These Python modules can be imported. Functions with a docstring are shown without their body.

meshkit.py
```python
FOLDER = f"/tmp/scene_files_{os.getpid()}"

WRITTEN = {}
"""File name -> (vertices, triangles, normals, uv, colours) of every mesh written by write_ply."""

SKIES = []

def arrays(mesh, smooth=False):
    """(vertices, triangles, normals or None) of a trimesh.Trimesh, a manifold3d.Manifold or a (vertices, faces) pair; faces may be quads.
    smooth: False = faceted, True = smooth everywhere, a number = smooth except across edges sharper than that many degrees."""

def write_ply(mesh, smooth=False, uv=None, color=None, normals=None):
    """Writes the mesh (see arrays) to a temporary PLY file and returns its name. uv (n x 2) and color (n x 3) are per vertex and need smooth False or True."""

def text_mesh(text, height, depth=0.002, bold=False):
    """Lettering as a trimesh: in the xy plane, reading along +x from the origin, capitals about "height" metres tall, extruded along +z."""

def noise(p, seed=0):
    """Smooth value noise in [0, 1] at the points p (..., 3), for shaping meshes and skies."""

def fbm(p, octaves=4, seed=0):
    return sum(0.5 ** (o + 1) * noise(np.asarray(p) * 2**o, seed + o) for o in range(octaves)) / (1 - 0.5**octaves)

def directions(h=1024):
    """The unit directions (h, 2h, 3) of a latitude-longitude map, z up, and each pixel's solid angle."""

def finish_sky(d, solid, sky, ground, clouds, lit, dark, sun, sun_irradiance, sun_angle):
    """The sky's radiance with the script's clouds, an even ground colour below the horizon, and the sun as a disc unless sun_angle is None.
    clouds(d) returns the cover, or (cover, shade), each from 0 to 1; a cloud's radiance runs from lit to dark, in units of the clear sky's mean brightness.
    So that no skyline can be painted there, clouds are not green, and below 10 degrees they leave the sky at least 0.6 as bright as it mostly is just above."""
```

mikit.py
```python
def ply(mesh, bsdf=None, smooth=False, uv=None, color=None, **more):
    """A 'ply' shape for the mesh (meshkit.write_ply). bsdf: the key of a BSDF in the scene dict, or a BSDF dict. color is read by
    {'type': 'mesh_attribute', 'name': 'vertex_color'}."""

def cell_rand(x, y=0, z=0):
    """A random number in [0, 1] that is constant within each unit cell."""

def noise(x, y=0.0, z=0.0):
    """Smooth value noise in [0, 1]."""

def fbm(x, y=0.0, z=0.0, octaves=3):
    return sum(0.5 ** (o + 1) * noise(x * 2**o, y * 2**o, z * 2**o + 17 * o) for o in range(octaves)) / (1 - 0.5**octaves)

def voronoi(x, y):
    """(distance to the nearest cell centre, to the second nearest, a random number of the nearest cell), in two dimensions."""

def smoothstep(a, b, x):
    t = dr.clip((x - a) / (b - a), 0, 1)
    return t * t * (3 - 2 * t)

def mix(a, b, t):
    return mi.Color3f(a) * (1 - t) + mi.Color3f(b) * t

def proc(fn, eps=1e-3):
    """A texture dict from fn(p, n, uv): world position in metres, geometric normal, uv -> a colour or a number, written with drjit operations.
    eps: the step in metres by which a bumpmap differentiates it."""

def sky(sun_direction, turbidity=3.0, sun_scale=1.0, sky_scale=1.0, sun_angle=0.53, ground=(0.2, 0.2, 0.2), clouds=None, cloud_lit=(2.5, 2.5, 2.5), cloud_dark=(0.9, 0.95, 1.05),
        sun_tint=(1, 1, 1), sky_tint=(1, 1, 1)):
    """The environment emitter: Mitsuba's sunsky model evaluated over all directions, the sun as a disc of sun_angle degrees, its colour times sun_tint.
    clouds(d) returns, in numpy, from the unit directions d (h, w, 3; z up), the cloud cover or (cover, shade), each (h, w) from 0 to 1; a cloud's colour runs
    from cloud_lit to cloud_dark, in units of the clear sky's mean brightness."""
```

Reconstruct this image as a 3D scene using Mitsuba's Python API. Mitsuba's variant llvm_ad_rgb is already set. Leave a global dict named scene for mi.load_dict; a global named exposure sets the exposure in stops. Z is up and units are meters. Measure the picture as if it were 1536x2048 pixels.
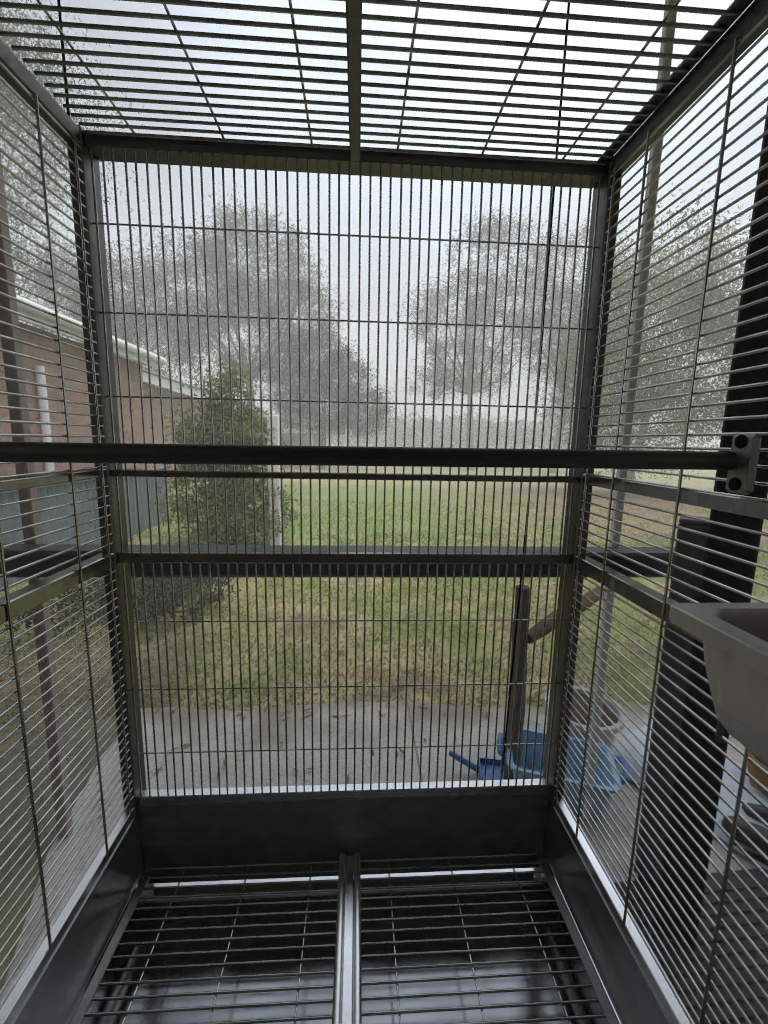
import math
import numpy as np
import trimesh
import drjit as dr
import mitsuba as mi
import mikit
import meshkit
from mikit import proc, noise, fbm, voronoi, cell_rand, smoothstep, mix
from shapely.geometry import Polygon, box as sbox

T = mi.ScalarTransform4f
rng = np.random.default_rng(7)

# ---------------------------------------------------------------- units
S = 0.0158                                    # one wire pitch of the cage, in metres
CW, CY, CZ = 24.96, -47.43, 8.645             # the lens, in wire pitches from the back panel's left bottom
EYE = 1.30


def P(w, y, z):
    """wire pitches (across, towards the garden, up) -> metres"""
    return np.array([(w - 24.5) * S, y * S, (z - CZ) * S + EYE])


# ---------------------------------------------------------------- camera, sky, exposure
pitch, yaw, roll = math.radians(9.221), math.radians(3.597), math.radians(1.113)
fwd = np.array([math.sin(yaw) * math.cos(pitch), math.cos(yaw) * math.cos(pitch), -math.sin(pitch)])
rgt = np.array([math.cos(yaw), -math.sin(yaw), 0.0])
upv = np.cross(rgt, fwd)
up2 = -math.sin(roll) * rgt + math.cos(roll) * upv
eye = P(CW, CY, CZ)
HAZE = 0.022


def cloud_cover(d):
    el = np.clip(d[..., 2], 0, 1)
    q = d / (0.35 + el[..., None])
    n = meshkit.fbm(q * 2.6 + 5.0, octaves=4, seed=3)
    shade = 0.925 - 0.86 * el + 0.9 * (n - 0.5)
    west = 1 / (1 + np.exp(((d[..., 0] + 0.26) - 0.5 * (meshkit.fbm(q * 1.3 + 2.0, octaves=3, seed=8) - 0.5)) * 16.0))
    shade = np.clip(shade, 0, 1)
    return np.ones_like(el), np.clip(shade + (1.0 - shade) * np.clip(west, 0, 1) * np.clip((el - 0.22) * 5, 0, 1), 0, 1)


scene = {
    "type": "scene",
    "haze_air": {"type": "homogeneous", "albedo": {"type": "rgb", "value": [0.925, 0.945, 0.97]}, "sigma_t": HAZE},
    "camera": {
        "type": "perspective", "fov": 2 * math.degrees(math.atan(768 / 881.95)), "fov_axis": "x",
        "near_clip": 0.01, "far_clip": 900.0,
        "to_world": T().look_at(origin=eye.tolist(), target=(eye + fwd).tolist(), up=up2.tolist()),
        "medium": {"type": "ref", "id": "haze_air"},
    },
    "sky": mikit.sky((0.25, -0.35, 0.9), turbidity=3, sun_scale=0.3, sun_angle=40, clouds=cloud_cover,
                     cloud_lit=(2.75, 3.1, 3.7), cloud_dark=(0.40, 0.47, 0.60)),
}
exposure = 2.76
labels = {}


# ---------------------------------------------------------------- materials
def bs(name, d, twosided=True):
    scene[name] = {"type": "twosided", "bsdf": d} if twosided else d


def rgb(*c):
    return {"type": "rgb", "value": list(c)}


def smudge(p, n, uv):
    a = fbm(p.x * 16, p.y * 16, p.z * 16, octaves=3)
    b = noise(p.x * 3.0 + 9, p.y * 60, p.z * 60)
    return dr.clip(0.13 + 0.22 * a + 0.08 * (b - 0.5), 0.06, 0.5)


def smudge_dull(p, n, uv):
    a = fbm(p.x * 22 + 3, p.y * 22, p.z * 22, octaves=3)
    return dr.clip(0.22 + 0.2 * a, 0.1, 0.6)


def steel_tint(p, n, uv):
    a = fbm(p.x * 9 + 30, p.y * 9, p.z * 9, octaves=4)
    b = smoothstep(0.62, 0.75, noise(p.x * 55, p.y * 55 + 7, p.z * 55))
    return mix((0.40, 0.395, 0.375), (0.27, 0.267, 0.252), a) * (1 - 0.12 * b)


def dusty(p, n, uv):
    a = fbm(p.x * 40, p.y * 40, p.z * 40, octaves=3)
    return mix((0.36, 0.355, 0.33), (0.20, 0.195, 0.18), a)


scene["steel_sheet"] = {"type": "twosided", "bsdf": {"type": "blendbsdf", "weight": 0.10,
    "a": {"type": "roughconductor", "material": "none", "specular_reflectance": proc(steel_tint), "alpha": proc(smudge)},
    "b": {"type": "diffuse", "reflectance": proc(dusty)}}}
scene["steel_darkened"] = {"type": "twosided", "bsdf": {"type": "roughconductor", "material": "none",
    "specular_reflectance": proc(lambda p, n, uv: steel_tint(p, n, uv) * 0.5), "alpha": proc(smudge)}}  # sheet steel darkened, with the dark reflections put into its colour
scene["steel_wire"] = {"type": "twosided", "bsdf": {"type": "roughconductor", "material": "none",
    "specular_reflectance": proc(lambda p, n, uv: mix((0.64, 0.64, 0.62), (0.42, 0.415, 0.39), smoothstep(0.35, 0.7, fbm(p.x * 34, p.y * 34, p.z * 34)))), "alpha": 0.08}}
scene["steel_tray"] = {"type": "twosided", "bsdf": {"type": "roughconductor", "material": "none",
    "specular_reflectance": proc(lambda p, n, uv: mix((0.34, 0.35, 0.35), (0.22, 0.225, 0.23), fbm(p.x * 12, p.y * 12, 0, octaves=4))), "alpha": proc(lambda p, n, uv: 0.008 + 0.035 * fbm(p.x * 14, p.y * 14, 0, octaves=3))}}
bs("perch_steel", {"type": "roughconductor", "material": "none", "specular_reflectance": rgb(0.13, 0.13, 0.12), "alpha": 0.28})
bs("steel_polished", {"type": "roughconductor", "material": "none", "specular_reflectance": proc(lambda p, n, uv: mix((0.85, 0.85, 0.84), (0.66, 0.66, 0.65), fbm(p.x * 40, p.y * 40, p.z * 40, octaves=3))), "alpha": 0.11})
bs("steel_brushed", {"type": "roughconductor", "material": "none", "specular_reflectance": proc(lambda p, n, uv: mix((0.66, 0.66, 0.645), (0.44, 0.44, 0.43), fbm(p.x * 60, p.y * 3, p.z * 60, octaves=3))), "alpha": 0.17})
bs("steel_mirror", {"type": "blendbsdf", "weight": proc(lambda p, n, uv: 0.05 + 0.5 * smoothstep(0.66, 0.82, noise(p.x * 45, p.y * 45, p.z * 12)) * smoothstep(0.4, 0.7, fbm(p.x * 9, p.y * 9, 3))),
    "a": {"type": "roughconductor", "material": "none", "specular_reflectance": proc(lambda p, n, uv: steel_tint(p, n, uv) * 1.1), "alpha": 0.035},
    "b": {"type": "diffuse", "reflectance": rgb(0.46, 0.45, 0.42)}})
bs("steel_cup", {"type": "blendbsdf", "weight": 0.55, "a": {"type": "roughconductor", "material": "none", "specular_reflectance": proc(lambda p, n, uv: mix((0.66, 0.65, 0.63), (0.50, 0.49, 0.465), fbm(p.x * 70, p.y * 70, p.z * 70))), "alpha": 0.2},
    "b": {"type": "diffuse", "reflectance": proc(lambda p, n, uv: mix((0.68, 0.66, 0.61), (0.50, 0.475, 0.43), fbm(p.x * 90, p.y * 90, p.z * 30, octaves=4)))}})
bs("bolt_hole", {"type": "diffuse", "reflectance": rgb(0.015, 0.015, 0.013)})


def grass_col(p, n, uv):
    a = fbm(p.x * 0.45 + 4, p.y * 0.45, 0, octaves=4)
    b = fbm(p.x * 2.7, p.y * 2.7 + 11, 0, octaves=4)
    c = noise(p.x * 40, p.y * 40, 0)
    green = mix((0.20, 0.235, 0.085), (0.145, 0.19, 0.06), c)
    straw = mix((0.40, 0.355, 0.205), (0.31, 0.275, 0.15), c)
    t = smoothstep(0.36, 0.62, a * 0.55 + b * 0.45)
    far = smoothstep(4.0, 10.0, p.y)
    t = t * (1 - 0.45 * far)
    col = mix(green, straw, t)
    dirt = smoothstep(0.0, 1.2, p.x - 2.0 - 0.16 * p.y + 0.8 * (b - 0.5)) * smoothstep(4.6, 5.6, p.y) * (1 - smoothstep(13.0, 16.0, p.y))
    col = mix(col, mix((0.33, 0.25, 0.165), (0.26, 0.20, 0.13), b), dirt * 0.9)
    bare = smoothstep(0.55, 0.68, b) * (1 - smoothstep(3.0, 5.0, p.y))
    col = mix(col, mix((0.20, 0.165, 0.105), (0.15, 0.125, 0.08), c), bare * 0.7)
    soil = smoothstep(0.0, 0.25, -0.78 - p.x + 0.25 * (b - 0.5)) * (1 - smoothstep(1.6, 2.6, p.y + 0.8 * (b - 0.5)))  # bare soil, its dark tone also holding the shade under the verandah
    col = mix(col, mix((0.20, 0.18, 0.125), (0.13, 0.12, 0.08), c), soil)
    lush = smoothstep(4.2, 5.2, p.y) * (1 - smoothstep(9.0, 14.0, p.y)) * (1 - smoothstep(0.4, 2.0, p.x - 0.1 * p.y))
    col = mix(col, mix((0.26, 0.35, 0.13), (0.20, 0.28, 0.09), c), 0.75 * lush)
    paddock = smoothstep(11.5, 14.0, p.y + 1.5 * b)
    return mix(col, mix((0.44, 0.42, 0.25), (0.37, 0.38, 0.21), a), paddock * 0.8)


bs("ground_grass", {"type": "diffuse", "reflectance": proc(grass_col)})


def blade_col(p, n, uv):
    a = fbm(p.x * 0.45 + 4, p.y * 0.45, 0, octaves=4)
    b = fbm(p.x * 2.7, p.y * 2.7 + 11, 0, octaves=4)
    c = cell_rand(p.x * 60, p.y * 60, 0)
    t = smoothstep(0.34, 0.60, a * 0.5 + b * 0.35 + 0.15 * c) * (1 - 0.45 * smoothstep(4.0, 10.0, p.y))
    return mix(mix((0.22, 0.27, 0.09), (0.28, 0.32, 0.13), c), mix((0.42, 0.375, 0.215), (0.33, 0.29, 0.16), c), t)


scene["grass_blade"] = {"type": "principledthin", "base_color": proc(blade_col), "roughness": 0.7, "diff_trans": 1.0, "spec_trans": 0.0}


def concrete_col(p, n, uv):
    a = fbm(p.x * 3, p.y * 3, 0, octaves=5)
    b = noise(p.x * 180, p.y * 180, 0)
    st = smoothstep(0.5, 0.75, fbm(p.x * 1.3 + 20, p.y * 1.3, 0, octaves=4))
    c = mix((0.54, 0.505, 0.45), (0.43, 0.40, 0.35), a) * (0.85 + 0.3 * b)
    c = mix(c, (0.25, 0.225, 0.175), 0.6 * st)
    crack = 1 - smoothstep(0.0, 0.012, dr.abs(fbm(p.x * 2.2 + 5, p.y * 2.2, 0, octaves=4) - 0.5))
    joint = 1 - smoothstep(0.003, 0.006, dr.abs(p.x - 0.27 + 0.004 * (b - 0.5)))
    c = c * (1 - 0.16 * crack) * (1 - 0.55 * joint)
    muck = smoothstep(0.95, 1.30, p.y + 0.5 * (fbm(p.x * 5, p.y * 5, 2, octaves=4) - 0.5))
    return mix(c, (0.19, 0.165, 0.115), 0.75 * muck)


bs("concrete", {"type": "diffuse", "reflectance": proc(concrete_col)})


def brick_parts(u, v):
    row = dr.floor(v / 0.086)
    uu = u / 0.24 + 0.5 * (row - 2 * dr.floor(row / 2))
    fu, fv = uu - dr.floor(uu), v / 0.086 - row
    e = dr.minimum(dr.minimum(fu, 1 - fu) * 0.24, dr.minimum(fv, 1 - fv) * 0.086)
    return smoothstep(0.004, 0.007, e), cell_rand(dr.floor(uu), row, 5)


def brick_col(p, n, uv):
    u = dr.select(dr.abs(n.x) > 0.5, p.y, p.x)
    m, r = brick_parts(u, p.z)
    f = fbm(u * 30, p.z * 30, 0, octaves=3)
    b = mix((0.42, 0.26, 0.20), (0.31, 0.195, 0.155), r) * (0.8 + 0.4 * f)
    return mix((0.33, 0.30, 0.26), b, m)


def brick_bump(p, n, uv):
    u = dr.select(dr.abs(n.x) > 0.5, p.y, p.x)
    m, r = brick_parts(u, p.z)
    return 0.006 * m


bs("brick", {"type": "bumpmap", "arbitrary": proc(brick_bump), "scale": 1.0, "bsdf": {"type": "diffuse", "reflectance": proc(brick_col)}})
bs("brick_dark", {"type": "diffuse", "reflectance": proc(lambda p, n, uv: brick_col(p, n, uv) * 0.35)})  # brick darkened for the unseen wall, to keep steel reflections dark


def weathered(c0, c1, f=1.0, long=6.0):
    def fn(p, n, uv):
        g = fbm(p.x * 60 * f, p.y * 60 * f, p.z * long, octaves=4)
        return mix(c0, c1, g)
    return proc(fn)


bs("white_paint", {"type": "principled", "base_color": weathered((0.74, 0.75, 0.75), (0.60, 0.61, 0.61)), "roughness": 0.5})
bs("gray_paint", {"type": "principled", "base_color": weathered((0.72, 0.70, 0.67), (0.56, 0.545, 0.52)), "roughness": 0.6})
bs("brown_paint", {"type": "principled", "base_color": weathered((0.36, 0.29, 0.26), (0.27, 0.215, 0.19)), "roughness": 0.55})
bs("dark_timber", {"type": "principled", "base_color": weathered((0.045, 0.044, 0.048), (0.028, 0.027, 0.03)), "roughness": 0.45})
bs("black_paint", {"type": "principled", "base_color": weathered((0.010, 0.010, 0.010), (0.004, 0.004, 0.004)), "roughness": 0.5, "specular": 0.3})
bs("charcoal_metal", {"type": "principled", "base_color": weathered((0.10, 0.10, 0.105), (0.075, 0.075, 0.08)), "roughness": 0.5})
bs("old_timber", {"type": "diffuse", "reflectance": weathered((0.22, 0.19, 0.155), (0.075, 0.065, 0.055), 1.0, 9.0)})
bs("bark_brown", {"type": "diffuse", "reflectance": weathered((0.20, 0.145, 0.10), (0.08, 0.06, 0.045), 0.6, 14.0)})
bs("bark_pale", {"type": "diffuse", "reflectance": weathered((0.42, 0.39, 0.34), (0.20, 0.18, 0.155), 0.06, 1.2)})
bs("roof_tin", {"type": "principled", "base_color": weathered((0.45, 0.46, 0.46), (0.34, 0.35, 0.35), 0.1, 1.0), "roughness": 0.45, "metallic": 0.3})
bs("under_roof", {"type": "diffuse", "reflectance": weathered((0.40, 0.39, 0.36), (0.30, 0.29, 0.27), 0.1, 1.0)})
bs("blue_steel", {"type": "principled", "base_color": weathered((0.16, 0.20, 0.225), (0.11, 0.14, 0.16), 0.1, 3.0), "roughness": 0.45})
bs("window_dark", {"type": "principled", "base_color": rgb(0.03, 0.035, 0.04), "roughness": 0.08, "specular": 0.7})
bs("blue_plastic", {"type": "principled", "base_color": proc(lambda p, n, uv: mix((0.20, 0.38, 0.56), (0.28, 0.45, 0.60), fbm(p.x * 25, p.y * 25, p.z * 25))), "roughness": 0.4})
bs("blue_plastic_deep", {"type": "principled", "base_color": proc(lambda p, n, uv: mix((0.035, 0.13, 0.36), (0.06, 0.17, 0.40), fbm(p.x * 25, p.y * 25, p.z * 25))), "roughness": 0.38})
bs("pot_glaze", {"type": "principled", "base_color": weathered((0.55, 0.54, 0.51), (0.36, 0.35, 0.32), 0.4, 20.0), "roughness": 0.45})
bs("soil", {"type": "diffuse", "reflectance": weathered((0.12, 0.085, 0.06), (0.06, 0.045, 0.032), 1.0, 60.0)})
bs("tarp", {"type": "principled", "base_color": weathered((0.52, 0.57, 0.64), (0.43, 0.48, 0.55), 0.3, 20.0), "roughness": 0.5})
bs("boot_leather", {"type": "principled", "base_color": weathered((0.03, 0.02, 0.02), (0.018, 0.014, 0.014), 1.0, 60), "roughness": 0.5})
bs("wicker", {"type": "diffuse", "reflectance": weathered((0.38, 0.23, 0.09), (0.20, 0.11, 0.045), 1.5, 140.0)})
bs("cord_black", {"type": "diffuse", "reflectance": rgb(0.012, 0.012, 0.012)})
bs("dry_leaf", {"type": "diffuse", "reflectance": proc(lambda p, n, uv: mix((0.30, 0.17, 0.10), (0.20, 0.15, 0.10), cell_rand(p.x * 23, p.y * 23, 1)))})


def leafmat(name, c0, c1, trans=0.7, f=1.3):
    def fn(p, n, uv):
        a = fbm(p.x * f, p.y * f, p.z * f, octaves=3)
        r = cell_rand(p.x * 17, p.y * 17, p.z * 17)
        return mix(c0, c1, dr.clip(a * 0.7 + r * 0.3, 0, 1))
    scene[name] = {"type": "principledthin", "base_color": proc(fn), "roughness": 0.55, "diff_trans": trans, "spec_trans": 0.0}


leafmat("leaf_gum", (0.16, 0.175, 0.10), (0.075, 0.088, 0.048))
leafmat("leaf_dark", (0.085, 0.095, 0.06), (0.04, 0.048, 0.03), 0.5)
leafmat("leaf_shrub", (0.27, 0.33, 0.12), (0.11, 0.145, 0.055), 0.9, 4.0)
leafmat("leaf_olive", (0.25, 0.25, 0.13), (0.15, 0.155, 0.075), 0.8)
leafmat("leaf_grey", (0.13, 0.135, 0.10), (0.07, 0.072, 0.055), 0.6)


# ---------------------------------------------------------------- mesh helpers
def add(key, mesh, mat, smooth=False, to_world=None):
    k, i = key, 0
    while k in scene:
        i += 1
        k = f"{key}_{i:03d}"
    d = mikit.ply(mesh, mat, smooth) if not isinstance(mesh, dict) else {**mesh}
    if to_world is not None:
        d["to_world"] = to_world
    scene[k] = d
    return k


def tag(key, label, cat=None, group=None, kind=None):
    e = {"label": label}
    if cat:
        e["category"] = cat
    if group:
        e["group"] = group
    if kind:
        e["kind"] = kind
    labels[key] = e


def structure(key, label=None):
    labels[key] = {"kind": "structure", **({"label": label} if label else {})}


def bbox(lo, hi, bevel=0.0):
    lo, hi = np.minimum(lo, hi), np.maximum(lo, hi)
    if bevel <= 0:
        m = trimesh.creation.box(extents=hi - lo)
        m.apply_translation((lo + hi) / 2)
        return m
    b = min(bevel, 0.45 * float((hi - lo).min()))
    pts = []
    for i in range(3):
        e0, e1 = lo + b, hi - b
        e0[i], e1[i] = lo[i], hi[i]
        pts += [[(e0, e1)[a][0], (e0, e1)[bb][1], (e0, e1)[cc][2]] for a in (0, 1) for bb in (0, 1) for cc in (0, 1)]
    return trimesh.convex.convex_hull(np.array(pts))


def ubox(w0, w1, y0, y1, z0, z1, bevel=0.12):
    """a bevelled bar given in wire pitches"""
    return bbox(P(w0, y0, z0), P(w1, y1, z1), bevel * S)


def cat(*ms):
    return trimesh.util.concatenate(list(ms))


def tube(pts, radii, sides=10, caps=True):
    pts = np.asarray(pts, float)
    radii = np.broadcast_to(radii, len(pts)).astype(float)
    t = np.gradient(pts, axis=0)
    t /= np.linalg.norm(t, axis=1, keepdims=True)
    a = np.cross(t[0], [0.3, 0.9, 0.2])
    a /= np.linalg.norm(a)
    V = []
    ang = np.linspace(0, 2 * np.pi, sides, endpoint=False)
    for p, tt, r in zip(pts, t, radii):
        a = a - tt * (a @ tt)
        a /= np.linalg.norm(a)
        b = np.cross(tt, a)
        V.append(p + r * (np.cos(ang)[:, None] * a + np.sin(ang)[:, None] * b))
    V = np.vstack(V)
    F = []
    for i in range(len(pts) - 1):
        for j in range(sides):
            k = (j + 1) % sides
            o = i * sides
            F += [[o + j, o + k, o + sides + k], [o + j, o + sides + k, o + sides + j]]
    if caps:
        n = len(V)
        V = np.vstack([V, pts[0], pts[-1]])
        o = (len(pts) - 1) * sides
        for j in range(sides):
            k = (j + 1) % sides
            F += [[n, k, j], [n + 1, o + j, o + k]]
    return trimesh.Trimesh(V, F, process=False)


def rot_to(d):
    d = np.asarray(d, float)
    L = np.linalg.norm(d)
    z = d / L
    x = np.cross([0.31, 0.57, 0.76], z)
    x /= np.linalg.norm(x)
    return np.column_stack([x, np.cross(z, x), z]), L


_wire = mikit.ply(tube([[0, 0, 0], [0, 0, 0.5], [0, 0, 1]], 1.0, 12, caps=False), "steel_wire", True)


def wire(key, a, b, r):
    """one straight wire between two points given in wire pitches, its radius in wire pitches"""
    A, B = P(*a), P(*b)
    R, L = rot_to(B - A)
    m = np.eye(4)
    m[:3, :3] = R @ np.diag([r * S, r * S, L])
    m[:3, 3] = A
    return add(key, _wire, None, to_world=mi.ScalarTransform4f(m.tolist()))


def jit(a=0.025):
    return float(rng.normal(0, a))


# ---------------------------------------------------------------- haze, ground
add("haze", {"type": "cube", "bsdf": {"type": "null"}, "interior": {"type": "ref", "id": "haze_air"}}, None,
    to_world=T().translate([0, 30, 11.0]).scale([75, 75, 13.5]))  # air haze added in place of a milky veil close outside the bars
labels["haze"] = {"kind": "stuff", "label": "thin grey haze added over the garden to pale the far trees like a milky veil"}

add("ground", trimesh.Trimesh([[-400, -60, -0.02], [400, -60, -0.02], [400, 700, -0.02], [-400, 700, -0.02]], [[0, 1, 2], [0, 2, 3]], process=False), "ground_grass")
structure("ground", "dry yellow and green grass of the garden and paddock")

xs = np.linspace(-3.0, 4.0, 90)
edge = 1.26 - 0.045 * np.abs(xs) + 0.16 * (meshkit.fbm(np.column_stack([xs * 0.9 + 9, xs * 0, xs * 0]), 3) - 0.5) + 0.035 * rng.random(90)
slab = trimesh.creation.extrude_polygon(Polygon([(-0.72, -3.0), (4.0, -3.0)] + list(zip(xs[xs > -1.05][::-1], edge[xs > -1.05][::-1])) + [(-1.02, 0.9), (-0.95, 0.5), (-0.80, 0.1), (-0.75, -0.6)]), 0.08, engine="earcut")
slab.apply_translation([0, 0, -0.08])
add("pavement", slab, "concrete")
structure("pavement", "worn grey concrete paving beyond the back of the cage")


def grass_blades(n, y0, y1, hmin, hmax):
    u = rng.random(n)
    y = y0 + (y1 - y0) * u ** 1.4
    x = rng.uniform(-1.15, 1.15, n) * (y + 0.9) + 0.05
    keep = (y > np.interp(x, xs, edge) - 0.13 * rng.random(n) ** 2 - 0.01) & (x > -3.0)
    dens = meshkit.fbm(np.column_stack([x * 2.7, y * 2.7 + 11, x * 0]), 4)
    keep &= (dens < 0.60) | (rng.random(n) < 0.3)
    x, y = x[keep], y[keep]
    n = len(x)
    h = rng.uniform(hmin, hmax, n) * (0.7 + 0.6 * rng.random(n))
    a = rng.uniform(0, 2 * np.pi, n)
    wd = 0.0035 + 0.0012 * y
    lean = rng.normal(0, 0.45, (n, 2)) * h[:, None]
    c, s_ = np.cos(a) * wd, np.sin(a) * wd
    z0 = np.full(n, -0.02)
    V = np.stack([np.column_stack([x - c, y - s_, z0]), np.column_stack([x + c, y + s_, z0]), np.column_stack([x + lean[:, 0], y + lean[:, 1], z0 + h])], 1).reshape(-1, 3)
    return V, np.arange(3 * n).reshape(-1, 3)


V1, F1 = grass_blades(60000, 1.1, 5.5, 0.008, 0.028)
V2, F2 = grass_blades(40000, 4.0, 9.0, 0.01, 0.03)
add("grass", trimesh.Trimesh(np.vstack([V1, V2]), np.vstack([F1, F2 + len(V1)]), process=False), "grass_blade")
tag("grass", "short patchy grass growing from the edge of the concrete", kind="stuff")


def leaf_litter(n):
    y = np.where(rng.random(n) < 0.93, 1.15 + 3.6 * rng.random(n) ** 1.2, 0.6 + 0.5 * rng.random(n))
    x = rng.uniform(-1.0, 1.0, n) * (y + 0.8)
    c = np.column_stack([x, y, 0.006 + 0.012 * rng.random(n) + np.where(y > 1.25, 0.008, 0)])
    a = rng.uniform(0, 2 * np.pi, n)
    L, Wd = rng.uniform(0.015, 0.04, n), rng.uniform(0.004, 0.009, n)
    d = np.column_stack([np.cos(a), np.sin(a), rng.normal(0, 0.12, n)])
    e = np.column_stack([-np.sin(a), np.cos(a), rng.normal(0, 0.25, n)])
    V = np.stack([c - d * L[:, None], c + e * Wd[:, None], c + d * L[:, None], c - e * Wd[:, None]], 1).reshape(-1, 3)
    V[:, 2] = np.maximum(V[:, 2], 0.003)
    i = np.arange(n)[:, None] * 4
    return trimesh.Trimesh(V, np.vstack([i + [0, 1, 2], i + [0, 2, 3]]), process=False)


add("fallen_leaves", leaf_litter(600), "dry_leaf")
tag("fallen_leaves", "dry brown leaves scattered over the grass and the concrete", kind="stuff")

# ---------------------------------------------------------------- bird cage
C = "bird_cage"
tag(C, "stainless steel bird cage of straight wires seen from inside its open front", "bird cage")
FRONT = -43.0
Z_TOP, Z_TRAY, Z_GRATE, Z_FLOOR = 35.86, -33.3, -42.5, -47.0
L0, R0 = -0.42, 49.32                                   # inner faces of the side frames

# corner posts
add(C + "__post", ubox(-1.75, L0, -0.75, 2.2, -49, 36.4), "steel_darkened")
add(C + "__post", ubox(R0, 50.65, -1.0, 2.2, -49, 36.4), "steel_darkened")
add(C + "__post", ubox(-1.75, L0, FRONT - 2.0, FRONT, -49, 36.4), "steel_darkened")
add(C + "__post", ubox(R0, 50.65, FRONT - 2.0, FRONT, -49, 36.4), "steel_darkened")
# top rails and the bar across the middle of the roof
add(C + "__top_rail", ubox(L0, R0, -0.30, 2.2, 35.0, 36.3), "steel_darkened")
add(C + "__top_rail", ubox(-1.75, L0 - 0.02, FRONT, -0.75, 34.75, 36.2), "steel_darkened")
add(C + "__top_rail", ubox(R0 + 0.02, 50.65, FRONT, -1.0, 34.75, 36.2), "steel_darkened")
add(C + "__top_rail", ubox(48.25, 49.3, FRONT, -0.32, 35.95, 36.35), "steel_darkened")
add(C + "__top_rail", ubox(L0, R0, FRONT - 2.0, FRONT, 35.0, 36.3), "steel_darkened")
add(C + "__roof_bar", ubox(24.0, 25.0, FRONT, -0.32, 34.9, 35.62), "steel_darkened")
# the two rings of rails half way down
add(C + "__middle_rail", ubox(L0, R0, -0.2, 1.2, 4.42, 5.07, 0.1), "steel_mirror")
add(C + "__middle_rail", ubox(-1.3, L0, FRONT, -0.75, 4.45, 5.3, 0.1), "steel_mirror")
add(C + "__middle_rail", ubox(R0, 50.3, FRONT, -1.0, 4.4, 5.5, 0.1), "steel_mirror")
add(C + "__middle_rail", ubox(L0, R0, -0.2, 0.7, -4.85, -3.75, 0.1), "steel_mirror")
add(C + "__middle_rail", ubox(-1.75, L0, FRONT, -0.75, -5.0, -3.55, 0.1), "steel_mirror")
add(C + "__middle_rail", ubox(R0, 50.65, FRONT, -1.0, -5.1, -3.6, 0.1), "steel_mirror")
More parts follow.
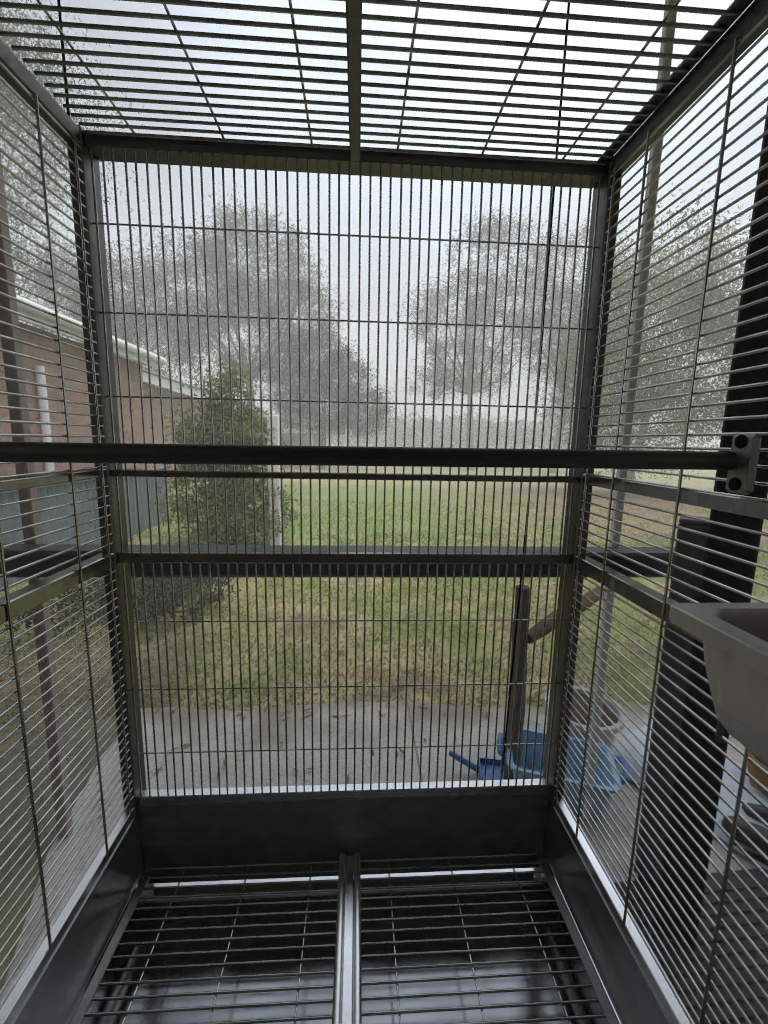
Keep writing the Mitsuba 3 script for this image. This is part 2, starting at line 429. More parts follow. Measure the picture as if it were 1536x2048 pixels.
# base: sheet skirts with a flat ledge on top, and the tray
add(C + "__skirt", cat(ubox(L0, R0, -0.06, 0.1, -39.9, -34.42, 0.03), ubox(L0, R0, 0.25, 0.5, -45.62, -39.6, 0.03)), "steel_sheet")
add(C + "__skirt", trimesh.convex.convex_hull([P(w_, y_, z_) for y_ in (FRONT, -0.75) for w_, z_ in ((-0.72, -35.22), (L0, -35.22), (-0.08, -42.6), (-0.72, -42.6))]), "steel_brushed")
add(C + "__skirt", trimesh.convex.convex_hull([P(w_, y_, z_) for y_ in (FRONT, -1.0) for w_, z_ in ((49.65, -35.22), (R0, -35.22), (49.1, -42.6), (49.65, -42.6))]), "steel_brushed")
add(C + "__skirt", ubox(L0, R0, FRONT - 1, FRONT, -42.6, -34, 0.08), "steel_sheet")
add(C + "__ledge", ubox(L0, R0, -0.05, 1.1, -34.4, Z_TRAY, 0.08), "steel_polished")
add(C + "__ledge", ubox(-1.75, L0 - 0.1, FRONT, -0.75, -35.2, -34.0, 0.08), "steel_polished")
add(C + "__ledge", ubox(R0 + 0.1, 50.65, FRONT, -1.0, -35.2, -34.0, 0.08), "steel_polished")
add(C + "__tray", cat(ubox(-0.7, 49.6, FRONT, 0.2, Z_FLOOR - 0.3, Z_FLOOR, 0.05)), "steel_tray")
add(C + "__tray_rim", ubox(0.4, 48.4, 0.22, 1.1, -47.3, -46.15, 0.05), "steel_polished")  # polished lip added past the gap, reflecting sky as a bright line
add(C + "__tray_rim", ubox(-0.7, -0.42, FRONT, 0.2, Z_FLOOR, -43.4, 0.03), "steel_tray")
add(C + "__tray_rim", ubox(49.3, 49.6, FRONT, 0.2, Z_FLOOR, -43.4, 0.03), "steel_tray")

# wire panels
HB = [28.595, 20.62, 12.54, -11.65, -19.74, -27.77]
for i in range(50):
    w = i + jit() if 0 < i < 49 else (0.0 if i == 0 else 48.9)
    wire(C + "__back_panel__wire", (w, 0.0, -33.3), (w + jit(0.02), 0.0, 35.2), 0.106)
for z in HB:
    wire(C + "__back_panel__cross_wire", (L0, 0.2, z + jit()), (R0, 0.2, z + jit()), 0.085)
for side, w, wc, y_in, cys in (("left_panel", -0.55, -0.33, -0.75, (-1.87, -6.67, -15.2, -23.7, -32.2)), ("right_panel", 49.5, 49.28, -1.0, (-1.95, -6.89, -15.64, -24.2, -32.8))):
    zs = [z for z in np.arange(-32.5, 34.7, 1.0) if not (-5.2 < z < -3.4 or 4.3 < z < 5.5)]
    for z in zs:
        wire(f"{C}__{side}__wire", (w, FRONT, z + jit()), (w, y_in, z + jit()), 0.104)
    for y in cys:
        wire(f"{C}__{side}__cross_wire", (wc, y, -34.05), (wc, y + jit(0.04), 34.8), 0.115 if y < -3 else 0.1)
k = 0
for y in np.arange(-0.62, FRONT, -1.105):
    wire(C + "__roof_panel__wire", (0.1, y + jit(), 35.84), (49.0, y + jit(), 35.84), 0.127)
for w in (4.3, 12.35, 20.45, 28.55, 36.65, 44.7):
    wire(C + "__roof_panel__cross_wire", (w, FRONT, 36.05), (w + jit(0.03), -0.3, 36.05), 0.105)

# the floor grate: two halves with a flat strip between them
for nm, a, b, cw in (("left_half", 0.9, 23.5, (4.73, 12.3, 19.9)), ("right_half", 25.5, 48.0, (29.28, 36.83, 44.5))):
    for y in np.arange(-0.75, FRONT, -1.13):
        wire(C + "__floor_grate__wire", (a, y + jit(), Z_GRATE), (b, y + jit(), Z_GRATE), 0.115)
    for w in cw:
        wire(C + "__floor_grate__cross_wire", (w, FRONT, Z_GRATE - 0.2), (w + jit(0.03), -0.4, Z_GRATE - 0.2), 0.09)
add(C + "__floor_grate__edge_bar", ubox(0.2, 1.15, FRONT, -1.5, -42.75, -42.35, 0.1), "steel_sheet")
add(C + "__floor_grate__edge_bar", ubox(47.9, 48.85, FRONT, -1.5, -42.75, -42.35, 0.1), "steel_sheet")
add(C + "__floor_grate__edge_bar", tube([P(23.62, -0.4, -42.1), P(23.62, -20, -42.1), P(23.62, FRONT, -42.1)], 0.42 * S, 14), "steel_polished", True)
add(C + "__floor_grate__edge_bar", tube([P(25.42, -0.4, -42.1), P(25.42, -20, -42.1), P(25.42, FRONT, -42.1)], 0.42 * S, 14), "steel_polished", True)
add(C + "__floor_grate__centre_strip", ubox(24.05, 24.98, FRONT, -0.3, -42.6, -42.1, 0.06), "steel_polished")
# legs down to the concrete
for w in (-1.1, 50.0):
    for y in (1.2, FRONT - 1.0):
        add(C + "__leg", tube([P(w, y, -49), P(w, y, -60), [P(w, y, 0)[0], P(w, y, 0)[1], 0.005]], 0.9 * S, 12), "steel_sheet", True)

# perch with its bolted end plate
A, B = P(-0.3, -20.5, 7.55), P(48.9, -20.5, 7.78)
prof = 0.585 * S
add("perch__bar", tube([A, (A + B) / 2, B], prof, 24), "perch_steel", True)
add("perch__end_plate", ubox(48.75, 49.3, -22.1, -20.15, 5.75, 9.5, 0.35), "steel_sheet")
for z in (9.0, 6.35):
    c = P(48.72, -21.1, z)
    b_ = trimesh.creation.cylinder(radius=0.42 * S, height=0.12 * S, sections=16)
    b_.apply_transform(trimesh.geometry.align_vectors([0, 0, 1], [1, 0, 0]))
    b_.apply_translation(c)
    add("perch__bolt", b_, "bolt_hole")
tag("perch", "straight dark grey metal perch bar crossing the whole cage at eye height", "perch")


# feed cup pushed in through the right panel
def rrect(w0, w1, y0, y1, r, n=6):
    out = []
    for cx, cy, a0 in ((w1 - r, y1 - r, 0), (w0 + r, y1 - r, 90), (w0 + r, y0 + r, 180), (w1 - r, y0 + r, 270)):
        for t in np.linspace(a0, a0 + 90, n):
            out.append((cx + r * math.cos(math.radians(t)), cy + r * math.sin(math.radians(t))))
    return np.array(out)


def loft(rings, close_last=True, close_first=False):
    """rings: list of (n x 2 outline, z) in wire pitches"""
    V = np.vstack([[P(a, b, z) for a, b in ring] for ring, z in rings])
    n = len(rings[0][0])
    F = []
    for i in range(len(rings) - 1):
        for j in range(n):
            k_ = (j + 1) % n
            F += [[i * n + j, (i + 1) * n + j, (i + 1) * n + k_], [i * n + j, (i + 1) * n + k_, i * n + k_]]
    if close_last:
        o = (len(rings) - 1) * n
        F += [[o, o + j, o + j + 1] for j in range(1, n - 1)]
    return trimesh.Trimesh(V, F, process=False)


o_out = lambda g, r: rrect(42.75 + g, 50.6 - g, -35.5 + g, -24.45 - g, r)
o_in = lambda g, r: rrect(43.9 + g, 49.6 - g, -34.0 + g, -25.55 - g, r)
add("feed_cup__rim", loft([(o_out(0.10, 0.25), -1.25), (o_out(0.0, 0.3), -1.1), (o_out(0.0, 0.3), -0.28), (o_out(0.12, 0.3), -0.15), (o_in(-0.1, 1.2), -0.15), (o_in(0, 1.1), -0.3), (o_in(0.05, 1.1), -0.6)], False), "steel_cup", 40)
b_out = lambda g, dr_, r: rrect(43.95 + g, 50.2 - g, -34.3 + g, -25.3 - g - dr_, r)
b_out = lambda g, dr_, r: rrect(43.95 + g, 50.2 - g, -34.3 + g, -25.3 - g - dr_, r)
add("feed_cup__bowl", loft([(o_in(0.03, 1.1), -0.55), (o_in(0.45, 1.2), -4.9), (o_in(0.9, 1.1), -5.7)], True), "steel_cup", 40)
add("feed_cup__body", loft([(b_out(0.0, 0, 0.5), -1.2), (b_out(0.25, 0, 0.5), -3.2), (b_out(0.7, 0.2, 0.6), -5.9), (b_out(1.0, 0.3, 0.8), -6.5)], True), "steel_cup", 40)
add("feed_cup__stem", tube([P(45.3, -26.3, -5.9), P(45.25, -26.3, -7.6)], 0.16 * S, 10), "charcoal_metal", True)
tag("feed_cup", "grey steel rectangular feed cup with a wide flat rim at the right wires", "feed cup")

# ---------------------------------------------------------------- verandah around the cage
add("verandah_handrail", bbox(np.array([-1.9, 0.44, 0.918]), np.array([1.02, 0.53, 0.992]), 0.008), "dark_timber")
tag("verandah_handrail", "dark horizontal handrail running behind the whole cage", "handrail")
add("verandah_post", bbox(np.array([-0.955, 0.555, 0.0]), np.array([-0.922, 0.59, 2.62]), 0.004), "brown_paint")
tag("verandah_post", "brown timber verandah post beyond the left wires of the cage", "post")
add("verandah_post_001", bbox(np.array([0.811, 0.555, 0.0]), np.array([0.836, 0.58, 2.62]), 0.004), "gray_paint")
tag("verandah_post_001", "pale grey verandah post beyond the right wires of the cage", "post")


def turned(mesh, ang, at):
    mesh.apply_transform(trimesh.transformations.rotation_matrix(ang, [0, 0, 1]))
    mesh.apply_translation(at)
    return mesh


az = math.radians(42.55 + 0.0)
add("pillar", turned(bbox(np.array([-0.047, 0.0, 0.0]), np.array([0.047, 0.10, 2.62]), 0.004), -az, [eye[0] + 1.25 * math.sin(az), eye[1] + 1.25 * math.cos(az), 0]), "black_paint")
tag("pillar", "black upright pillar outside the right wires of the cage", "pillar")
cb = math.radians(40.3)
add("cabinet__body", turned(bbox(np.array([-0.062, 0.0, 0.03]), np.array([0.06, 0.09, 1.10]), 0.004), -cb, [eye[0] + 1.375 * math.sin(cb), eye[1] + 1.375 * math.cos(cb), 0]), "charcoal_metal")
add("cabinet__lid", turned(bbox(np.array([-0.062, 0.0, 1.1005]), np.array([0.06, 0.09, 1.112]), 0.004), -cb, [eye[0] + 1.375 * math.sin(cb), eye[1] + 1.375 * math.cos(cb), 0]), "charcoal_metal")
add("cabinet__foot", turned(bbox(np.array([-0.05, 0.01, 0.0]), np.array([0.05, 0.08, 0.03]), 0.004), -cb, [eye[0] + 1.375 * math.sin(cb), eye[1] + 1.375 * math.cos(cb), 0]), "black_paint")
tag("cabinet", "narrow charcoal cabinet standing behind the black pillar", "cabinet")

# the verandah's unseen roof, and a dark house wall added for dark steel reflections
add("verandah__wall", bbox(np.array([-3.4, -2.9, 0.0]), np.array([4.2, -2.7, 2.75])), "brick_dark")
add("verandah__roof", bbox(np.array([-3.0, -2.7, 2.66]), np.array([4.2, 0.75, 2.70])), "under_roof")
add("verandah__beam", bbox(np.array([-3.0, 0.53, 2.62]), np.array([4.2, 0.62, 2.658])), "gray_paint")
tag("verandah", "roofed verandah in which the cage stands, with an unseen dark brick wall added for the steel reflections", "verandah")

# thin cords hanging beside the cage
add("hanging_cord", tube([[0.315, 0.062, 0.50], [0.333, 0.062, 1.2], [0.345, 0.062, 2.6]], 0.0019, 8), "cord_black", True)
tag("hanging_cord", "thin black cord hanging upright close behind the back wires, right side", "cord")
add("hanging_cord_001", tube([[-0.447, 0.058, 0.5], [-0.447, 0.058, 1.6], [-0.449, 0.058, 2.6]], 0.0019, 8), "cord_black", True)
tag("hanging_cord_001", "thin black cord hanging outside the left wires of the cage", "cord")

# ---------------------------------------------------------------- things on the concrete
# rustic fence of one stump post and a log
lean = np.array([[0.625, 0.76, -0.01], [0.622, 0.755, 0.3], [0.612, 0.745, 0.6], [0.606, 0.735, 0.79]])
pm = tube(lean, [0.032, 0.03, 0.028, 0.024], 16)
pm = pm.subdivide().subdivide()
nz = meshkit.fbm(pm.vertices * [60, 60, 7], 3)
pm.vertices += (pm.vertices - np.column_stack([np.interp(pm.vertices[:, 2], lean[:, 2], lean[:, 0]), np.interp(pm.vertices[:, 2], lean[:, 2], lean[:, 1]), pm.vertices[:, 2]])) * (nz[:, None] - 0.5) * 0.9
add("rustic_fence__post", pm, "old_timber", True)
lg = tube([[0.64, 0.75, 0.585], [0.82, 0.9, 0.60], [1.0, 1.07, 0.585], [1.2, 1.25, 0.59]], [0.022, 0.03, 0.032, 0.026], 14).subdivide()
lg.vertices += 0.012 * (meshkit.fbm(lg.vertices * 30, 3)[:, None] - 0.5)
add("rustic_fence__log", lg, "bark_brown", True)
tag("rustic_fence", "short weathered grey post with a rough brown log fixed near its top", "fence")


def lathe(profile, at, n=40, zs=1.0):
    m = trimesh.creation.revolve(np.array(profile), sections=n)
    m.vertices[:, 2] *= zs
    m.apply_translation(at)
    return m


pa = [0.99, 0.93, 0.0]
add("plant_pot__pot", lathe([[0.0, 0.0], [0.10, 0.0], [0.115, 0.02], [0.135, 0.2], [0.14, 0.225], [0.158, 0.23], [0.160, 0.265], [0.15, 0.27], [0.138, 0.262], [0.132, 0.22], [0.0, 0.215]], pa, 40, 0.72), "pot_glaze", 35)
add("plant_pot__soil", lathe([[0.0, 0.243], [0.06, 0.241], [0.128, 0.236], [0.131, 0.222]], pa, 40, 0.72), "soil", 35)
tag("plant_pot", "round pale plant pot filled with brown soil near the post", "plant pot")


def tubmesh(w, d, h, at, ang):
    def ring(sx, sy, z, r=0.04):
        return [(x, y, z) for x, y in rrect(-w * sx / 2, w * sx / 2, -d * sy / 2, d * sy / 2, r)]
    rings = [ring(0.84, 0.82, 0.0), ring(0.9, 0.88, h * 0.5), ring(0.97, 0.96, h * 0.93), ring(1.06, 1.07, h * 0.94), ring(1.06, 1.07, h), ring(0.96, 0.95, h), ring(0.88, 0.86, h * 0.5), ring(0.82, 0.8, 0.008)]
    n = len(rings[0])
    V = np.array(sum(rings, []))
    F = []
    for i in range(len(rings) - 1):
        for j in range(n):
            k_ = (j + 1) % n
            F += [[i * n + j, i * n + k_, (i + 1) * n + k_], [i * n + j, (i + 1) * n + k_, (i + 1) * n + j]]
    o = (len(rings) - 1) * n
    F += [[o, o + j, o + j + 1] for j in range(1, n - 1)]
    F += [[0, j + 1, j] for j in range(1, n - 1)]
    return turned(trimesh.Trimesh(V, F, process=False), ang, at)


ta = [0.775, 0.69, 0.0]
add("storage_tub__body", tubmesh(0.36, 0.24, 0.15, ta, -0.35), "blue_plastic", 35)
for sgn in (-1, 1):
    hm = tube([[sgn * 0.19, -0.06, 0.135], [sgn * 0.215, -0.05, 0.15], [sgn * 0.22, 0.0, 0.155], [sgn * 0.215, 0.05, 0.15], [sgn * 0.19, 0.06, 0.135]], 0.011, 10)
    add("storage_tub__handle", turned(hm, -0.35, ta), "blue_plastic_deep", True)
tag("storage_tub", "light blue plastic tub with darker blue handles on the concrete", "tub")
add("scoop__handle", tube([[0.385, 0.80, 0.085], [0.44, 0.79, 0.055], [0.50, 0.775, 0.025]], [0.011, 0.012, 0.012], 12), "blue_plastic_deep", True)
pan = bbox(np.array([-0.06, -0.05, 0.0]), np.array([0.06, 0.05, 0.008]), 0.003)
pan = cat(pan, bbox(np.array([-0.06, 0.046, 0.0085]), np.array([0.06, 0.054, 0.04]), 0.003), bbox(np.array([-0.064, -0.05, 0.0]), np.array([-0.0605, 0.05, 0.03]), 0.001), bbox(np.array([0.0605, -0.05, 0.0]), np.array([0.064, 0.05, 0.03]), 0.001))
add("scoop__pan", turned(pan, 1.4, [0.55, 0.765, 0.003]), "blue_plastic_deep")
tag("scoop", "blue plastic scoop with a slanting handle lying on the concrete", "scoop")

# beyond the black pillar: a pale plastic sheet, a pair of dark boots, a basket
gx, gy = np.meshgrid(np.linspace(-0.24, 0.24, 40), np.linspace(-0.3, 0.3, 40), indexing="ij")
hz = 0.012 + 0.07 * meshkit.fbm(np.stack([gx * 7, gy * 7, gx * 0], -1), 4) * np.clip(1.25 - (np.abs(gx / 0.24) ** 4 + np.abs(gy / 0.3) ** 4), 0.05, 1)
top = np.stack([gx, gy, hz], -1).reshape(-1, 3)
bot = np.stack([gx, gy, hz - 0.008], -1).reshape(-1, 3)
bot[:, 2] = np.maximum(bot[:, 2], 0.002)
nn = 40
q = np.array([[i * nn + j, (i + 1) * nn + j, (i + 1) * nn + j + 1, i * nn + j + 1] for i in range(nn - 1) for j in range(nn - 1)])
Fq = np.vstack([q[:, [0, 1, 2]], q[:, [0, 2, 3]]])
sheet = trimesh.Trimesh(np.vstack([top, bot]), np.vstack([Fq, Fq[:, ::-1] + nn * nn]), process=False)
add("plastic_sheet", turned(sheet, 0.5, [1.36, 0.70, 0]), "tarp", True)
tag("plastic_sheet", "crumpled pale blue plastic sheet lying beyond the black pillar", "plastic sheet")


def boot(at, ang):
    sole = trimesh.creation.extrude_polygon(Polygon(rrect(-0.045, 0.045, -0.14, 0.14, 0.044)), 0.02, engine="earcut")
    import manifold3d as m3
    pts = []
    for (y, z, r) in ((0.10, 0.045, 0.032), (0.04, 0.055, 0.038), (-0.09, 0.06, 0.036)):
        pts += [(np.array([0, y, z]), r)]
    sp = [trimesh.creation.icosphere(subdivisions=2, radius=r).apply_translation(p) for p, r in pts]
    foot = trimesh.convex.convex_hull(np.vstack([s_.vertices for s_ in sp]))
    shaft = lathe([[0.0, 0.05], [0.045, 0.05], [0.046, 0.12], [0.055, 0.2], [0.05, 0.2], [0.042, 0.12], [0.0, 0.1]], [0, -0.085, 0.0], 24)
    return turned(cat(foot, shaft), ang, at), turned(sole, ang, at)


for i, (at, ang) in enumerate((([1.33, 0.38, 0.002], 0.6), ([1.46, 0.45, 0.002], 0.9))):
    bname = "boot" if i == 0 else "boot_001"
    up_, so_ = boot(at, ang)
    add(bname + "__upper", up_, "boot_leather", 45)
    add(bname + "__sole", so_, "black_paint")
    tag(bname, "dark brown boot standing on the concrete nearer the black pillar" if i == 0 else "dark brown boot standing under the wicker basket's side, farther from the pillar", "boot")
bk = lathe([[0.0, 0.0], [0.10, 0.0], [0.13, 0.12], [0.135, 0.15], [0.125, 0.15], [0.118, 0.12], [0.09, 0.012], [0.0, 0.012]], [1.62, 0.62, 0.01], 40)
bk.vertices[:, :2] += 0.002 * np.sin(bk.vertices[:, 2:3] * 500)
add("wicker_basket", bk, "wicker", 30)
tag("wicker_basket", "golden brown wicker basket at the right edge behind the wires", "basket")

bs("shade_brown", {"type": "principled", "base_color": weathered((0.05, 0.042, 0.04), (0.03, 0.025, 0.024), 1.0, 30.0), "roughness": 0.7})
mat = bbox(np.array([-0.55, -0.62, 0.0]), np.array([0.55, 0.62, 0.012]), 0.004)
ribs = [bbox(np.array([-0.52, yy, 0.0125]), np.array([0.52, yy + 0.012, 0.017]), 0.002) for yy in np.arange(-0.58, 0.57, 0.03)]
add("floor_shade__base", turned(mat, 0.05, [1.0, -0.28, 0.001]), "shade_brown")  # dark sheet added where the concrete lies in shade
add("floor_shade__ribs", turned(cat(*ribs), 0.05, [1.0, -0.28, 0.001]), "shade_brown")
labels["floor_shade__ribs"] = {"kind": "stuff"}
tag("floor_shade", "dark ribbed sheet added for the shade on the concrete below the right wires", "mat")
add("shade_strip", bbox(np.array([-1.8, -0.19, -0.015]), np.array([-0.79, -0.09, 0.03]), 0.006), "dark_timber")  # dark strip added in place of a shadow band on the ground
tag("shade_strip", "dark strip added for a shadow band on the bare soil at the lower left", "shade_strip")

# ---------------------------------------------------------------- house on the left
hx, hy0, hy1 = -3.62, 1.2, 7.2
add("brick_house__wall", bbox(np.array([hx - 6, hy0, -0.05]), np.array([hx, hy1, 2.48])), "brick")
add("brick_house__fascia", bbox(np.array([hx + 0.20, hy0 - 0.2, 2.44]), np.array([hx + 0.225, hy1 + 0.2, 2.62]), 0.004), "white_paint")
add("brick_house__gutter", tube([[hx + 0.28, hy0 - 0.2, 2.58], [hx + 0.28, 4.0, 2.58], [hx + 0.28, hy1 + 0.2, 2.575]], 0.055, 12), "white_paint", True)
add("brick_house__soffit", bbox(np.array([hx + 0.003, hy0 - 0.2, 2.50]), np.array([hx + 0.195, hy1 + 0.2, 2.52])), "white_paint")
rf = trimesh.Trimesh([[hx + 0.30, hy0 - 0.3, 2.64], [hx + 0.30, hy1 + 0.3, 2.64], [hx - 3, hy1 + 0.3, 3.9], [hx - 3, hy0 - 0.3, 3.9], [hx + 0.30, hy0 - 0.3, 2.61], [hx + 0.30, hy1 + 0.3, 2.61], [hx - 3, hy1 + 0.3, 3.87], [hx - 3, hy0 - 0.3, 3.87], [hx - 6.3, hy1 + 0.3, 2.64], [hx - 6.3, hy0 - 0.3, 2.64]],
                     [[0, 1, 2], [0, 2, 3], [4, 6, 5], [4, 7, 6], [0, 4, 5], [0, 5, 1], [3, 2, 8], [3, 8, 9], [1, 5, 6], [1, 6, 2]], process=False)
add("brick_house__roof", rf, "roof_tin")
add("brick_house__downpipe", tube([[hx + 0.06, 4.62, 2.05], [hx + 0.06, 4.62, 1.0], [hx + 0.06, 4.62, 0.0]], 0.045, 14), "white_paint", True)
wn = add("brick_house__window", bbox(np.array([hx + 0.002, 2.3, 0.95]), np.array([hx + 0.03, 3.5, 2.0]), 0.003), "white_paint")
for j in range(2):
    add("brick_house__window__pane", bbox(np.array([hx + 0.031, 2.36 + 0.58 * j, 1.01]), np.array([hx + 0.036, 2.88 + 0.58 * j, 1.94])), "window_dark")
tag("brick_house", "red brick house with a white gutter and downpipe on the left", "house")

# garage behind it, lower
add("garage__wall", bbox(np.array([-11.0, 8.4, -0.05]), np.array([-4.75, 17.0, 2.45])), "brick")
add("garage__fascia", trimesh.convex.convex_hull([[-4.5, 8.2, 2.42], [-4.5, 17.2, 2.42], [-4.5, 17.2, 2.62], [-4.5, 8.2, 2.62], [-4.47, 8.2, 2.42], [-4.47, 17.2, 2.42], [-4.47, 17.2, 2.62], [-4.47, 8.2, 2.62]]), "white_paint")
add("garage__roof", trimesh.Trimesh([[-4.42, 8.1, 2.66], [-4.42, 17.3, 2.66], [-7.8, 17.3, 3.3], [-7.8, 8.1, 3.3], [-4.42, 8.1, 2.63], [-4.42, 17.3, 2.63], [-7.8, 17.3, 3.27], [-7.8, 8.1, 3.27], [-11.2, 17.3, 2.66], [-11.2, 8.1, 2.66]],
    [[0, 1, 2], [0, 2, 3], [4, 6, 5], [4, 7, 6], [0, 4, 5], [0, 5, 1], [3, 2, 8], [3, 8, 9]], process=False), "roof_tin")
tag("garage", "low brick garage with a pale roof line behind the green shrub", "garage")

# open shed farther off: rake running down to the right
sh = np.array([-6.2, 19.0, 0.0])


def shbar(a, b, r):
    return tube([np.array(a), (np.array(a) + np.array(b)) / 2, np.array(b)], r, 8)


add("open_shed__roof", trimesh.convex.convex_hull([[-6.6, 19.0, 3.05], [-1.85, 19.0, 1.62], [-6.6, 24.0, 3.05], [-1.85, 24.0, 1.62], [-6.6, 19.0, 3.22], [-1.85, 19.0, 1.76], [-6.6, 24.0, 3.22], [-1.85, 24.0, 1.76]]), "white_paint")
add("open_shed__wall", bbox(np.array([-6.5, 23.7, -0.05]), np.array([-2.0, 23.8, 1.6])), "under_roof")
for x_, h_ in ((-6.4, 2.98), (-4.3, 2.33), (-2.05, 1.66)):
    add("open_shed__post", bbox(np.array([x_ - 0.09, 19.1, -0.05]), np.array([x_ + 0.09, 19.28, h_])), "white_paint")
tag("open_shed", "open shed with a white roof edge sloping down to the right", "shed")

# raised bed of blue-grey steel along the brick wall
add("raised_bed__panel", None or (lambda: (lambda t: trimesh.Trimesh(
    np.vstack([np.column_stack([-2.98 + 0.018 * np.sin(t * 2 * np.pi / 0.12), t, np.full_like(t, zz)]) for zz in (-0.03, 0.80)]),
    [f for i in range(len(t) - 1) for f in ([i, i + 1, len(t) + i + 1], [i, len(t) + i + 1, len(t) + i])], process=False))(np.linspace(1.4, 6.3, 420)))(), "blue_steel", True)
add("raised_bed__top_edge", bbox(np.array([-3.02, 1.38, 0.80]), np.array([-2.94, 6.32, 0.83]), 0.006), "blue_steel")
add("raised_bed__end", bbox(np.array([-3.55, 6.29, -0.03]), np.array([-2.99, 6.32, 0.799])), "blue_steel")
add("raised_bed__soil", bbox(np.array([-3.6, 1.4, 0.5]), np.array([-3.03, 6.28, 0.74])), "soil")
tag("raised_bed", "long raised bed of ribbed blue-grey steel against the brick house", "raised bed")

# pale timber post at the shrub
add("fence_post__post", bbox(np.array([-1.03, 4.46, -0.05]), np.array([-0.90, 4.58, 1.56]), 0.008), "gray_paint")
add("fence_post__crosspiece", bbox(np.array([-1.62, 4.48, 1.30]), np.array([-1.031, 4.54, 1.36]), 0.005), "white_paint")
tag("fence_post", "pale grey timber post with a white crosspiece beside the green shrub", "post")


# ---------------------------------------------------------------- plants and trees
def quads(c, size, droop, aspect, seed):
    r = np.random.default_rng(seed)
    n = len(c)
    d = r.normal(size=(n, 3))
    d[:, 2] -= droop
    d /= np.linalg.norm(d, axis=1, keepdims=True)
    e = np.cross(d, r.normal(size=(n, 3)))
    e /= np.linalg.norm(e, axis=1, keepdims=True)
    L = (size * r.uniform(0.6, 1.4, n))[:, None]
    V = np.stack([c - d * L, c + e * L * aspect - d * L * 0.1, c + d * L, c - e * L * aspect - d * L * 0.1], 1).reshape(-1, 3)
    i = np.arange(n)[:, None] * 4
    return trimesh.Trimesh(V, np.vstack([i + [0, 1, 2], i + [0, 2, 3]]), process=False)


def crown_points(blobs, n_clumps, per, spread, seed, gap=0.5, shell=0.55):
    r = np.random.default_rng(seed)
    wts = np.array([b[3] * b[4] * b[5] for b in blobs]) ** 0.75
    cl = []
    while len(cl) < n_clumps:
        b = blobs[r.choice(len(blobs), p=wts / wts.sum())]
        v = r.normal(size=3)
        v /= np.linalg.norm(v)
        v *= r.uniform(shell ** 3, 1.0) ** (1 / 3)
        p = np.array(b[:3]) + v * np.array(b[3:6])
        if p[2] > 0.05 and meshkit.fbm(p[None] * 0.9 / max(1.0, np.mean(b[3:6]) * 0.6), 3, seed)[0] > gap - 0.25 * r.random():
            cl.append(p)
    cl = np.array(cl)
    sp = spread * r.uniform(0.5, 1.3, (len(cl), 1, 1))
    pts = cl[:, None] + r.normal(size=(len(cl), per, 3)) * sp * [1, 1, 0.75]
    return cl, pts.reshape(-1, 3)


def tree(name, label, cat_, base, blobs, n_clumps, per, spread, size, leaf, seed, trunk_r=0.18, bark="bark_pale", group=None, gap=0.48, droop=0.5, aspect=0.3, n_limbs=14, lean=(0, 0), crown_kind=None):
    r = np.random.default_rng(seed + 1000)
    k_ = name
    i = 0
    while any(x.startswith(k_ + "__") for x in scene):
        i += 1
        k_ = f"{name}_{i:03d}"
    cl, pts = crown_points(blobs, n_clumps, per, spread, seed, gap)
    pts = pts[pts[:, 2] > 0.02]
    add(k_ + "__crown", quads(pts, size, droop, aspect, seed), leaf)
    base = np.array(base, float)
    mid = np.mean([b[:3] for b in blobs], axis=0)
    fork = base + (mid - base) * 0.55
    fork[:2] += lean
    tr = [base + [0, 0, -0.1], base + (fork - base) * 0.35 + np.append(r.normal(0, 0.1, 2), 0) * trunk_r * 4, base + (fork - base) * 0.7, fork]
    add(k_ + "__trunk", tube(tr, [trunk_r, trunk_r * 0.85, trunk_r * 0.7, trunk_r * 0.6], 12), bark, True)
    tg = cl[r.choice(len(cl), min(n_limbs, len(cl)), replace=False)]
    ms = []
    for t_ in tg:
        m1 = fork + (t_ - fork) * 0.5 + r.normal(0, 0.12, 3) * np.linalg.norm(t_ - fork) * 0.5
        ms.append(tube([fork, (fork + m1) / 2 + r.normal(0, 0.03, 3), m1, t_], [trunk_r * 0.42, trunk_r * 0.3, trunk_r * 0.2, trunk_r * 0.06], 7))
    add(k_ + "__limbs", cat(*ms), bark, True)
    labels[k_ + "__limbs"] = {"kind": "stuff"}
    tag(k_, label, cat_, group)
    return k_


# left gums behind the house and shed
tree("gum_tree", "tall grey gum tree standing left behind the garage, highest crown of the left group", "tree", (-4.6, 19.5, 0),
     [(-4.3, 19.0, 8.3, 2.6, 2.2, 1.9), (-6.6, 18.6, 7.2, 2.2, 2.0, 1.7), (-2.6, 19.3, 6.4, 1.6, 1.6, 1.5), (-5.3, 19.2, 5.2, 3.0, 2.0, 1.8)], 430, 170, 0.36, 0.055, "leaf_gum", 11, 0.25)
tree("gum_tree", "grey gum tree at the far left of the garden behind the brick house roof", "tree", (-9.0, 17.0, 0),
     [(-8.9, 16.6, 6.4, 2.2, 2.0, 1.5), (-8.0, 17.0, 4.6, 2.2, 2.0, 1.6), (-10.2, 16.5, 5.0, 2.0, 2.0, 1.8)], 280, 170, 0.36, 0.055, "leaf_gum", 12, 0.22)
tree("dense_tree", "dark dense round tree in the middle distance left of the sky gap", "tree", (-1.6, 19.0, 0),
     [(-1.78, 18.89, 4.53, 1.32, 1.32, 1.39), (-0.66, 18.89, 3.74, 1.06, 1.19, 1.25), (-2.64, 18.89, 3.87, 1.32, 1.19, 1.58), (0.2, 19.02, 2.62, 1.12, 1.19, 1.12), (-1.65, 18.89, 2.62, 1.98, 1.06, 1.06)], 420, 110, 0.27, 0.06, "leaf_dark", 13, 0.18, "bark_brown", gap=0.34)
